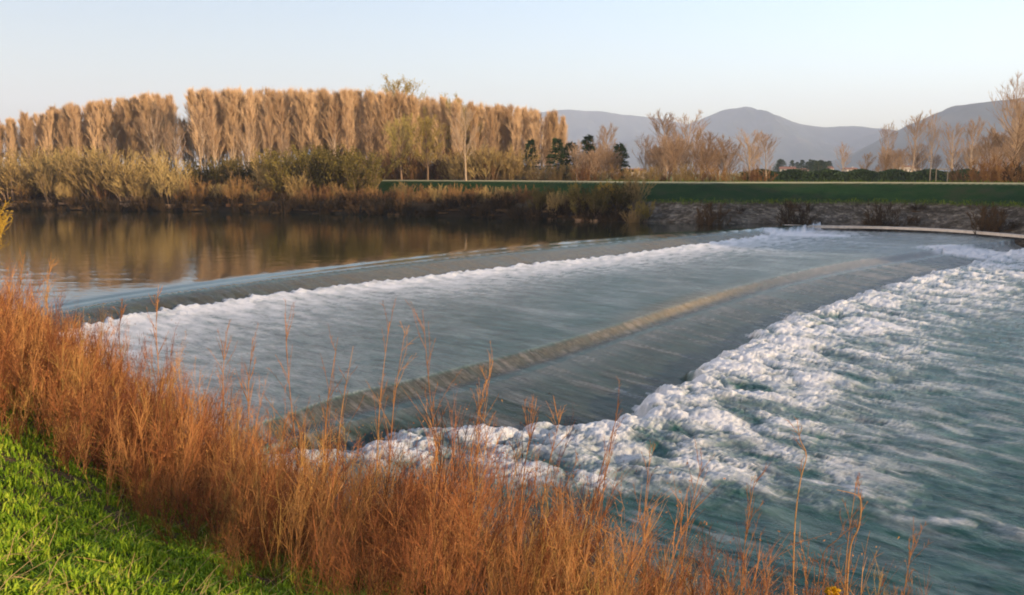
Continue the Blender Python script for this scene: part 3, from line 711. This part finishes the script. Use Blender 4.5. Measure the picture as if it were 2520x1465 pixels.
for xv, yv, lab in ((2175, 575, 'brown shrub hanging over the water at the middle of the stone bank'), (2425, 560, 'small brown shrub on the stone bank near the right edge'), (1750, 540, 'dark shrub at the foot of the stone bank near the weir end'), (1960, 535, 'small shrub above the water where the weir meets the stone bank')):
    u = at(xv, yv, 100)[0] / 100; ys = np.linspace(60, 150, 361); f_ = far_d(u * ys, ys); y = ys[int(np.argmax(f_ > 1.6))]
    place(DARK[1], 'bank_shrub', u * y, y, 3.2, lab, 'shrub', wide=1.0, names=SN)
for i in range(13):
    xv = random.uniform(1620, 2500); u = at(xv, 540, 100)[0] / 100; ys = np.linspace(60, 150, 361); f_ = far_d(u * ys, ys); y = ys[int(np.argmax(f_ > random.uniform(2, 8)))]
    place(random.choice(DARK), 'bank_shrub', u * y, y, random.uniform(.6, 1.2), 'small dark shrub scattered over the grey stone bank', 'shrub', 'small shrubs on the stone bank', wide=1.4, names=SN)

# trees downstream on the right bank: out of the picture, they shade the levee and the far foam
n_ = 0
while n_ < 120:
    x = random.uniform(60, 165); y = float(np.interp(x, [58, 70, 95, 150, 200], [72, 53, 34, 8, -10])) + random.uniform(4, 40)
    if far_d(np.array([x]), np.array([y]))[0] < 4 or x < .66 * y + 9: continue
    n_ += 1
    place(random.choice(BUD + CON + CON), 'bank_tree', x, y, random.uniform(12, 17), 'tree on the right bank beyond the right edge of the picture', 'tree', 'trees outside the picture on the right bank', wide=1.9)

# ------------------------------------------------------------------ concrete ledge, hedge, houses, pole
mc = M('pale_concrete'); mc.base(mc.ramp(mc.noise(1.5, 5, .7), [(.3, (.40, .36, .31)), (.7, (.60, .56, .50))])); mc.rough(.85)
def ribbon_wall(name, C, wdt, z0, z1, mat, label, cat):
    C = np.asarray(C); T = np.gradient(C, axis=0); T /= np.linalg.norm(T, axis=1, keepdims=True); Nn = np.stack([-T[:, 1], T[:, 0]], 1)
    A = C - Nn * wdt / 2; B = C + Nn * wdt / 2; n = len(C)
    z0 = np.broadcast_to(z0, n); z1 = np.broadcast_to(z1, n)
    vs = np.concatenate([np.c_[A, z0], np.c_[A, z1], np.c_[B, z1], np.c_[B, z0]])
    i = np.arange(n - 1); q = np.concatenate([np.stack([i + a * n, i + 1 + a * n, i + 1 + b * n, i + b * n], 1) for a, b in ((0, 1), (1, 2), (2, 3))])
    return tag(mk(name, vs, quads=q, mat=mat, smooth=False), label, cat)
L_ = smooth_curve(FAR, 10); seg = L_[(L_[:, 0] > 31) & (L_[:, 0] < 62) & (L_[:, 1] > 60)]
zt_ = np.interp(seg[:, 0], [31, 36, 62], [.05, -.1, -.35])
ribbon_wall('concrete_ledge', seg + np.array([[.3, .5]]), .7, zt_ - .28, zt_, mc.m, 'pale concrete ledge curving along the foot of the stone bank', 'ledge')
# hedge bank behind the levee at the right
g = np.random.default_rng(5)
def leaf_mass(C, wdt, hgt, n, size, g):
    C = np.asarray(C); i = g.integers(0, len(C) - 1, n); t = g.random(n)[:, None]
    P_ = C[i] * (1 - t) + C[i + 1] * t
    P_ = P_ + g.uniform(-.5, .5, (n, 2)) * wdt
    z = g.random(n) ** .7 * hgt * (1 + .12 * np.sin(P_[:, 0] * .8))
    P3 = np.c_[P_, z]; d = unit(g.normal(0, 1, P3.shape))
    return prisms(P3 - d * size, P3 + d * size, np.full(n, size * .6), np.full(n, size * .15))
hx0 = at(1835, 430, 205); hx1 = at(2560, 430, 205)
HC = np.array([(hx0[0], 205), ((hx0[0] + hx1[0]) / 2, 207), (hx1[0] + 20, 203)])
hz = gz(HC[1][0], 205)
v_, q_ = leaf_mass(HC, 3.0, 6.4 - hz, 26000, .28, g); v_[:, 2] += hz
tag(mk('hedge', v_, quads=q_, mat=M_conifer, smooth=False), 'long dark green clipped hedge behind the levee path at the right', 'hedge')
mwall = M('house_wall'); mwall.base(mwall.ramp(mwall.rnd(), [(0, (.42, .37, .31)), (1, (.58, .53, .46))])); mwall.rough(.8)
mroof = M('tile_roof'); mroof.base(mroof.ramp(mroof.noise(2, 3), [(.3, (.20, .10, .07)), (.7, (.32, .17, .11))])); mroof.rough(.8)
mwin = M('window_glass'); mwin.base((.03, .035, .04)); mwin.rough(.15)
def box(x0, x1, y0, y1, z0, z1):
    v = np.array([(x, y, z) for z in (z0, z1) for x, y in ((x0, y0), (x1, y0), (x1, y1), (x0, y1))], float)
    q = np.array([(0, 1, 5, 4), (1, 2, 6, 5), (2, 3, 7, 6), (3, 0, 4, 7), (4, 5, 6, 7), (3, 2, 1, 0)]); return v, q
def house(xv, D, w_, d_, h_, label):
    h_ *= .72; w_ *= .85
    x, y, _ = at(xv, 400, D); z = gz(x, y)
    r = empty('house', (x, y, z), random.uniform(-.3, .3)); tag(r, label, 'house')
    mk('wall', *[*box(-w_ / 2, w_ / 2, -d_ / 2, d_ / 2, -1, h_)], mat=mwall.m, parent=r, smooth=False)
    e = .4; v = np.array([(-w_/2-e, -d_/2-e, h_+.01), (w_/2+e, -d_/2-e, h_+.01), (w_/2+e, d_/2+e, h_+.01), (-w_/2-e, d_/2+e, h_+.01), (-w_/2-e, 0, h_+1.3), (w_/2+e, 0, h_+1.3)])
    rf = mk('roof', v, quads=[(0, 1, 5, 4), (2, 3, 4, 5), (3, 2, 1, 0)], tris=[(1, 2, 5), (3, 0, 4)], mat=mroof.m, parent=r, smooth=False)
    mk('chimney', *box(w_ * .2, w_ * .2 + .7, .3, 1.0, h_ + .5, h_ + 1.8), mat=mwall.m, parent=rf, smooth=False)
    for fl in range(2):
        for k in range(3):
            cx = (-.3 + .3 * k) * w_; zz = .9 + fl * h_ * .47
            mk('window', *box(cx - .5, cx + .5, -d_ / 2 - .04, -d_ / 2 + .02, zz, zz + 1.3), mat=mwin.m, parent=r, smooth=False)
for a_ in ((1938, 520, 10, 8, 6.5, 'white house furthest left in the distant hamlet'), (1968, 560, 9, 8, 5.5, 'small cream house second from the left in the distant hamlet'), (2005, 600, 24, 10, 5.0, 'long low pale building in the middle of the distant hamlet'), (2030, 540, 9, 9, 7.0, 'cream house at the right end of the distant hamlet'), (2092, 620, 10, 8, 6.5, 'lone pale house right of the distant hamlet'), (2225, 640, 11, 9, 9, 'pale house seen through the trees below the right mountain'), (2246, 700, 10, 9, 8, 'second pale house through the trees below the right mountain'), (1560, 420, 11, 9, 4.5, 'cream house glimpsed between the conifers and the middle clump')):
    house(*a_)
for i in range(16):
    xv = random.uniform(1915, 2060)
    tree_at(CON[i % 2], 'dark_tree', xv, random.uniform(392, 400), random.uniform(440, 640), 'dark evergreen tree among the distant houses', 'tree', 'evergreens among the distant houses', wide=1.6)
M_post = M('grey_wood'); M_post.base((.20, .17, .14)); M_post.rough(.8)
# lamp pole and sign frame on the levee
x, y, zt = at(2290, 398, 122); zb = gz(x, y)
r = empty('lamp_pole', (x, y, zb)); tag(r, 'thin grey lamp pole standing on the levee at the right', 'lamp pole')
v_, q_ = prisms(np.array([[0, 0, -.2]]), np.array([[0, 0, zt - zb]]), np.array([.07]), np.array([.05]), 8); mk('pole', v_, quads=q_, mat=M_post.m, parent=r)
mk('lamp_head', *box(-.35, .1, -.12, .12, zt - zb, zt - zb + .16), mat=M_post.m, parent=r, smooth=False)
x, y, zt = at(2318, 415, 123); zb = gz(x, y)
r = empty('post_frame', (x, y, zb)); tag(r, 'small grey two-legged frame beside the lamp pole', 'frame')
for sx in (-.8, .8):
    v_, q_ = prisms(np.array([[sx, 0, -.2]]), np.array([[sx, 0, zt - zb]]), np.array([.06]), np.array([.05]), 8); mk('post', v_, quads=q_, mat=M_post.m, parent=r)
mk('crossbar', *box(-.75, .75, -.03, .03, zt - zb - .12, zt - zb), mat=M_post.m, parent=r, smooth=False)

# ------------------------------------------------------------------ near bank: twig thicket, stalks, grass
def ground_hit(xv, yv):
    d = ray(xv, yv); t = np.linspace(2, 40, 1500) / d[1]
    hz_ = CAM_H + d[2] * t - ground_z(d[0] * t, d[1] * t); i = int(np.argmax(hz_ < 0)); return d[0] * t[i], d[1] * t[i]
BOUND = np.array([(-60, 60)] + [ground_hit(*p) for p in ((-400, 960), (-200, 1010), (0, 1085), (150, 1165), (330, 1290), (480, 1400), (640, 1500))] + [(1.5, 3.0), (5, .5), (12, -4)], float)   # grass ends here
def thick_d(x, y): return -sdist(x, y, BOUND)        # + on the river side
mt_ = M('rust_twigs')
tf = mt_.math('ADD', mt_.math('MULTIPLY', mt_.attr('tone'), .6), mt_.math('MULTIPLY', mt_.noise(.5, 3, .6), .45))
mt_.base(mt_.ramp(tf, [(.15, (.040, .018, .010)), (.34, (.15, .052, .022)), (.54, (.32, .12, .045)), (.74, (.44, .22, .075)), (.92, (.28, .22, .05))])); mt_.rough(.7)
ytop = lambda xv: np.interp(xv, [-200, 0, 100, 200, 300, 420, 500, 700, 850, 1000, 1200, 1350, 1500, 1700, 1900, 2100, 2250, 2400, 2600], [600, 640, 690, 735, 765, 800, 850, 885, 925, 935, 980, 1050, 1150, 1215, 1235, 1290, 1385, 1450, 1500])
SHN = [join(list(make_shrub_mesh(s, H=1, stems=6, width=.5, n2=8, n3=4, tw=.0015, out=.6, stem_r=.0032, twl=1.9, leaf=.5, leaf_s=.006))) for s in range(220, 228)]
SH = [join(list(make_shrub_mesh(s, H=1, stems=5, width=.40, n2=8, n3=4, tw=.0022, out=.45, stem_r=.0042, twl=1.6, leaf=.5, leaf_s=.008))) for s in range(200, 210)]
SHT = [join(list(make_shrub_mesh(s, H=1, stems=2, width=.25, n2=14, n3=3, tw=.0015, out=.30, stem_r=.0032, twl=.9, leaf=.6, leaf_s=.006))) for s in range(240, 250)]
def scatter_thicket(n, g, lo_off=0.0, hi_off=330, tall=False):
    parts = []; tones = []; cnt = 0; tries = 0; off = 0; vs = []; qs = []
    while cnt < n and tries < 60000:
        tries += 1
        # denser close to the camera
        y = 3.2 + 42 * g.random() ** 1.6; x = (-.75 + 1.37 * g.random() ** 1.25) * (y + 2)
        nd_ = near_d(np.array([x]), np.array([y]))[0]; td = thick_d(np.array([x]), np.array([y]))[0]
        if nd_ < -.4 or td < 0: continue
        z = gz(x, y); xv, yv = col_v(x, y, z)
        if xv < -300 or xv > 2480: continue
        if xv > 1150 and g.random() < np.interp(xv, [1150, 1450, 1700, 2200, 2480], [.25, .58, .70, .78, .93]): continue
        want = ytop(xv) + float(np.interp(xv, [150, 400, 800], [150, 220, 330])) * (g.random() ** .5 if not tall else .6 * g.random())
        zt = CAM_H + ray(xv, want)[2] / ray(xv, want)[1] * y
        h = zt - z
        if h < .35: continue
        h = min(h, np.interp(xv, [100, 500], [3.6, 2.7]) * g.uniform(.6, 1.05) * (1.3 if tall else 1)) * (1 if td > .8 else .55)
        V_, Q_ = SHN[int(g.integers(0, 8))] if y < 13 else SH[int(g.integers(0, 10))]
        if tall: V_, Q_ = SHT[int(g.integers(0, 10))]
        if 560 < xv < 1350 and g.random() < .30: continue
        if y < 9.5 and g.random() > .30 + .055 * y: continue
        if td < 3.6 and g.random() > .08 + td / 4.0: continue
        a = g.uniform(0, 6.28); ca, sa = math.cos(a), math.sin(a); ws = g.uniform(.8, 1.3) * h
        ws = min(ws, 1.7)
        th = g.normal(.10, .10), g.normal(0, .08)
        W_ = np.empty_like(V_); W_[:, 0] = (V_[:, 0] * ca - V_[:, 1] * sa) * ws + V_[:, 2] * h * th[0]; W_[:, 1] = (V_[:, 0] * sa + V_[:, 1] * ca) * ws + V_[:, 2] * h * th[1]
        W_[:, 2] = V_[:, 2] * h; W_ += (x, y, z)
        vs.append(W_); qs.append(Q_ + off); off += len(W_); tones.append(np.full(len(W_), g.random())); cnt += 1
    return np.vstack(vs), np.vstack(qs), np.concatenate(tones)
g = np.random.default_rng(77)
v_, q_, tn = scatter_thicket(860, g)
v2, q2, tn2 = scatter_thicket(330, g, tall=True)
q_ = np.vstack([q_, q2 + len(v_)]); v_ = np.vstack([v_, v2]); tn = np.concatenate([tn, tn2])
tag(mk('twig_thicket', v_, quads=q_, mat=mt_.m, smooth=False, attrs={'tone': tn}), 'dense rust-red mass of leafless twigs covering the near river bank', 'thicket', kind='stuff')

# tall single stalks that stand clear of the thicket
M_stalk = twig_mat('stalk_bark', [(.2, (.20, .085, .03)), (.5, (.36, .16, .05)), (.9, (.50, .28, .10))], 3)
def stalk(pts, D, r0, label, side=14, seed=0, mat=None, up=.4, tl=.32):
    """one stalk through picture points at distance D, planted in the bank"""
    g = np.random.default_rng(seed)
    W = np.array([at(x_, y_, D) for x_, y_ in pts]); W[:, 1] += np.cumsum(g.normal(0, .03, len(W)))
    b = W[0]; W = W - b; C = smooth_curve(W, 4)
    n = len(C) - 1; rr = r0 * np.linspace(1, .3, n + 1)
    st = tube(C, rr, 6)
    r = empty('stalk', tuple(b)); tag(r, label, 'stalk')
    mk('stem', *st, mat=mat or M_stalk, parent=r, smooth=True)
    if side:
        H_ = np.linalg.norm(C[-1] - C[0]); f = g.uniform(.25, .98, side) * n; i = np.minimum(f.astype(int), n - 1); t = (f - i)[:, None]
        B = C[i] * (1 - t) + C[i + 1] * t; dr = unit(C[i + 1] - C[i])
        D_ = unit(dr + unit(g.normal(0, 1, dr.shape)) * .7 + np.array([[0, 0, up]]))
        p2, q2, d2 = grow(B, D_, H_ * tl * (1.1 - f / n * .7) * g.uniform(.4, 1.1, side), np.full(side, r0 * .45), 3, .1, .05, g, .4)
        b3, d3, _, _ = sample(q2, d2, 5, g, .2)
        p3, _, _ = grow(b3, unit(d3 + unit(g.normal(0, 1, d3.shape)) * .6), g.uniform(.03, .12, len(b3)), np.full(len(b3), r0 * .35), 1, 0, 0, g, .3)
        tw = join([prisms(*p) for p in p2 + p3]); mk('twigs', *tw, mat=mat or M_stalk, parent=r, smooth=False)
    return r
def root_line(xv, D):                   # picture row where the bank lies at that column and distance
    x, y, _ = at(xv, 1300, D); return col_v(x, y, gz(x, y) - .05)[1]
spots = [(1040, 760, 1100, 1.0, 15), (1000, 800, 930, 0, 17), (1210, 900, 1130, 0, 13.5), (1195, 935, 1110, 0, 14), (870, 850, 800, 0, 16), (830, 830, 770, 0, 17), (960, 790, 905, 0, 16.5), (700, 770, 735, 0, 20), (1320, 980, 1250, 0, 13), (1520, 990, 1440, 0, 12), (1510, 1050, 1400, 0, 12.5), (1730, 1140, 1640, 0, 11.5), (1600, 1120, 1570, 0, 12), (1860, 1170, 1800, 0, 11), (390, 700, 385, 0, 27), (300, 745, 290, 0, 28), (130, 640, 110, 0, 31), (60, 625, 40, 0, 30), (560, 800, 540, 0, 22), (2110, 1180, 2050, 0, 10.8), (2260, 1320, 2200, 0, 10.5), (1380, 1010, 1290, 0, 12.6), (620, 830, 600, 0, 19)]
marks = ['tallest twiggy stalk, over the teal water left of centre', 'thin stalk just left of the tallest one', 'straight stalk leaning right over the dark step', 'stalk close left of the straight leaning one', 'stalk over the pool near the dense thicket edge', 'shorter stalk over the pool, leaning right', 'slim stalk between the tallest and the pool edge', 'fine-topped stalk rising into the upper foam band', 'stalk reaching over the dark apron', 'lone thin stalk crossing the dark apron towards the foam', 'twiggy stalk above the left tip of the boiling foam', 'leaning stalk before the lower foam edge', 'upright stalk in front of the lower foam', 'stalk before the right part of the foam edge', 'stalk tip crossing the upper weir face at the left', 'stalk near the left start of the upper foam', 'tall stalk against the pond at the far left', 'leftmost tall stalk, against the pond', 'slim stalk before the upper foam band', 'stalk under the bent brown one', 'short last stalk at the right end of the bank growth', 'fine stalk between the apron and the foam', 'stalk before the middle of the upper foam band']
for k, ((tx, ty, bx, _, D), lab) in enumerate(zip(spots, marks)):
    by = root_line(bx, D)
    stalk([(bx, by), (bx + (tx - bx) * .3 + 4, by + (ty - by) * .35), (bx + (tx - bx) * .62 - 3, by + (ty - by) * .68), (tx, ty)], D, .0006 * D + .003, lab, side=16, seed=300 + k)
# the named odd ones at the right
by = root_line(1945, 10.5)
stalk([(1945, by), (1952, 1330), (1968, 1190), (1982, 1120), (1966, 1080), (1958, 1045)], 10.5, .009, 'tall dark stalk with a bent tip rising before the foam at the right', side=5, seed=401, tl=.12)
by = root_line(2075, 10.2)
stalk([(2075, by), (2085, 1380), (2105, 1290), (2112, 1240), (2098, 1208), (2050, 1196)], 10.2, .011, 'stout brown stalk bent over to the left at its tip, at the right', side=4, seed=402, tl=.15)
M_paletwig = twig_mat('pale_twig', [(.2, (.40, .28, .18)), (.6, (.55, .42, .30)), (.9, (.65, .52, .4))], 3)
stalk([(1990, root_line(1990, 10)), (2020, 1400), (2062, 1330), (2110, 1290)], 10, .006, 'pale twig leaning right below the bent brown stalk', side=5, seed=403, tl=.2)
# bracken-yellow leaf clump at the bottom edge
g = np.random.default_rng(8)
x, y, z = at(2048, 1455, 8.2); r = empty('yellow_flower', (x, y, gz(x, y))); tag(r, 'small bright orange-yellow flower head at the bottom edge', 'flower')
hh = z - gz(x, y)
M_petal = M('yellow_petals'); M_petal.base((.62, .36, .02)); M_petal.rough(.6)
mk('stem', *prisms(np.array([[0, 0, -.1]]), np.array([[0, 0, hh]]), np.array([.006]), np.array([.004]), 6), mat=M_stalk, parent=r)
P_ = unit(g.normal(0, 1, (90, 3))) * np.array([[.085, .06, .045]]); mk('flower_head', *prisms(P_ * .2 + (0, 0, hh), P_ + (0, 0, hh), np.full(90, .016), np.full(90, .010), 5), mat=M_petal.m, parent=r)

# willow at the left edge of the pond
tree_at(WIL, 'yellow_willow', -100, 460, 44, 'yellow willow shrub at the left edge beside the pond', 'shrub', wide=1.1, names=SN)
tree_at(WIL, 'yellow_willow', -110, 540, 40, 'lower yellow willow at the left edge below the larger one', 'shrub', wide=1.2, names=SN)

# grass and leafy undergrowth
mgr = M('grass_blades')
gf_ = mgr.math('ADD', mgr.math('MULTIPLY', mgr.attr('tone'), .42), mgr.math('MULTIPLY', mgr.noise(1.4, 5, .75), .66))
mgr.base(mgr.ramp(gf_, [(.18, (.035, .085, .006)), (.40, (.10, .19, .010)), (.62, (.22, .33, .02)), (.82, (.36, .40, .05)), (1, (.42, .32, .11))])); mgr.rough(.55)
mgr.b.inputs['Transmission Weight'].default_value = 0
def blades(n, region, h0, h1, wdt, g, ok):
    P_ = region(n, g); m = ok(P_[:, 0], P_[:, 1]); P_ = P_[m]; n = len(P_)
    z = ground_z(P_[:, 0], P_[:, 1])
    a = g.uniform(0, 6.283, n); le = g.uniform(.1, 1.1, n); b = g.uniform(0, 6.283, n)
    clump = .35 + 1.3 * ss(-.35, .4, fbm(P_[:, 0] * 2.2, P_[:, 1] * 2.2, 4, 99))
    h = g.uniform(h0, h1, n) * clump; w2 = wdt * g.uniform(.7, 1.3, n) * .5
    wx, wy = np.cos(a) * w2, np.sin(a) * w2; lx, ly = np.cos(b) * h * le, np.sin(b) * h * le
    B0 = np.c_[P_[:, 0] - wx, P_[:, 1] - wy, z - .02]; B1 = np.c_[P_[:, 0] + wx, P_[:, 1] + wy, z - .02]
    M0 = np.c_[P_[:, 0] - wx + lx * .35, P_[:, 1] - wy + ly * .35, z + h * .62]; M1 = np.c_[P_[:, 0] + wx + lx * .35, P_[:, 1] + wy + ly * .35, z + h * .62]
    T = np.c_[P_[:, 0] + lx, P_[:, 1] + ly, z + h * (1.0 - .25 * le)]
    v = np.stack([B0, B1, M1, M0, T], 1).reshape(-1, 3); i = np.arange(n) * 5
    return v, np.stack([i, i + 1, i + 2, i + 3], 1), np.stack([i + 3, i + 2, i + 4], 1), np.repeat(g.random(n), 5)
def fan(ymin, ymax, u0, u1):
    def f(n, g):
        y = ymin * (ymax / ymin) ** g.random(n); return np.c_[g.uniform(u0, u1, n) * y, y]
    return f
g = np.random.default_rng(9)
v1, q1, t1, tn1 = blades(260000, fan(2.6, 24, -.78, .42), .03, .13, .017, g, lambda x, y: (thick_d(x, y) < 7 + 2.5 * perlin(x * .6, y * .6, 3)))
tag(mk('grass', v1, quads=q1, tris=t1, mat=mgr.m, smooth=False, attrs={'tone': tn1}), 'bright green grass on top of the near bank at the lower left', 'grass', kind='stuff')
mun = M('undergrowth_leaves')
uf = mun.math('ADD', mun.math('MULTIPLY', mun.attr('tone'), .5), mun.math('MULTIPLY', mun.noise(.8, 4, .7), .55))
mun.base(mun.ramp(uf, [(.2, (.035, .07, .010)), (.48, (.12, .17, .018)), (.72, (.24, .25, .03)), (.92, (.36, .22, .045))])); mun.rough(.65)
v1, q1, t1, tn1 = blades(100000, fan(3.2, 34, -.72, .55), .06, .22, .016, g, lambda x, y: (thick_d(x, y) > .8) & (near_d(x, y) > .2) & (perlin(x * .45, y * .45, 7) > -.25))
tag(mk('undergrowth', v1, quads=q1, tris=t1, mat=mun.m, smooth=False, attrs={'tone': tn1}), 'olive and ochre undergrowth between the stems on the near bank', 'undergrowth', kind='stuff')
def levee_pts(n, g):
    x = g.uniform(14, 75, n * 4); y = g.uniform(85, 145, n * 4); d = far_d(x, y) - 9.5 - 7 * (1 - levee_w(x)) + .5 * perlin(x * .5, y * .5, 5)
    m = (np.abs(d) < .7) | ((d > 12.8) & (d < 13.8)); return np.c_[x, y][m]
v1, q1, t1, tn1 = blades(30000, levee_pts, .10, .38, .05, g, lambda x, y: x > -1e9)
tag(mk('levee_grass', v1, quads=q1, tris=t1, mat=mun.m, smooth=False, attrs={'tone': tn1 * .25}), 'rough grass tufts along the edges of the levee slope', 'grass', kind='stuff')
# dry straws lying in the grass
g = np.random.default_rng(10)
n = 900; y = 3.0 * 4.5 ** g.random(n); x = g.uniform(-.72, .1, n) * y; m = thick_d(x, y) < 1.2; x, y = x[m], y[m]; n = len(x)
z = ground_z(x, y) + .06; a = g.uniform(0, 6.28, n); e = g.uniform(-.05, .8, n); L = g.uniform(.12, .45, n)
P0 = np.c_[x, y, z]; D_ = np.c_[np.cos(a), np.sin(a), e]
ps, _, _ = grow(P0, D_, L, np.full(n, .0032), 3, .15, .0, g, .5)
v_, q_ = join([prisms(*p) for p in ps])
mst = M('dry_straw'); mst.base((.40, .27, .12)); mst.rough(.8)
tag(mk('dry_straw', v_, quads=q_, mat=mst.m, smooth=False), 'dry tan straws scattered through the lower left grass', 'straw', kind='stuff')

# ------------------------------------------------------------------ haze
v_, q_ = box(-9300, 9300, -9300, 9300, -6, 760)
hz_ = bpy.data.materials.new('haze_air'); hz_.use_nodes = True; t_ = hz_.node_tree; t_.nodes.clear()
pv = t_.nodes.new('ShaderNodeVolumePrincipled'); pv.inputs['Density'].default_value = .00014; pv.inputs['Color'].default_value = (.64, .76, 1.0, 1); pv.inputs['Anisotropy'].default_value = 0.0
om = t_.nodes.new('ShaderNodeOutputMaterial'); t_.links.new(pv.outputs[0], om.inputs['Volume'])
tag(mk('haze', v_, quads=q_, mat=hz_, smooth=False), 'thin blue haze over the valley', 'haze', kind='stuff')
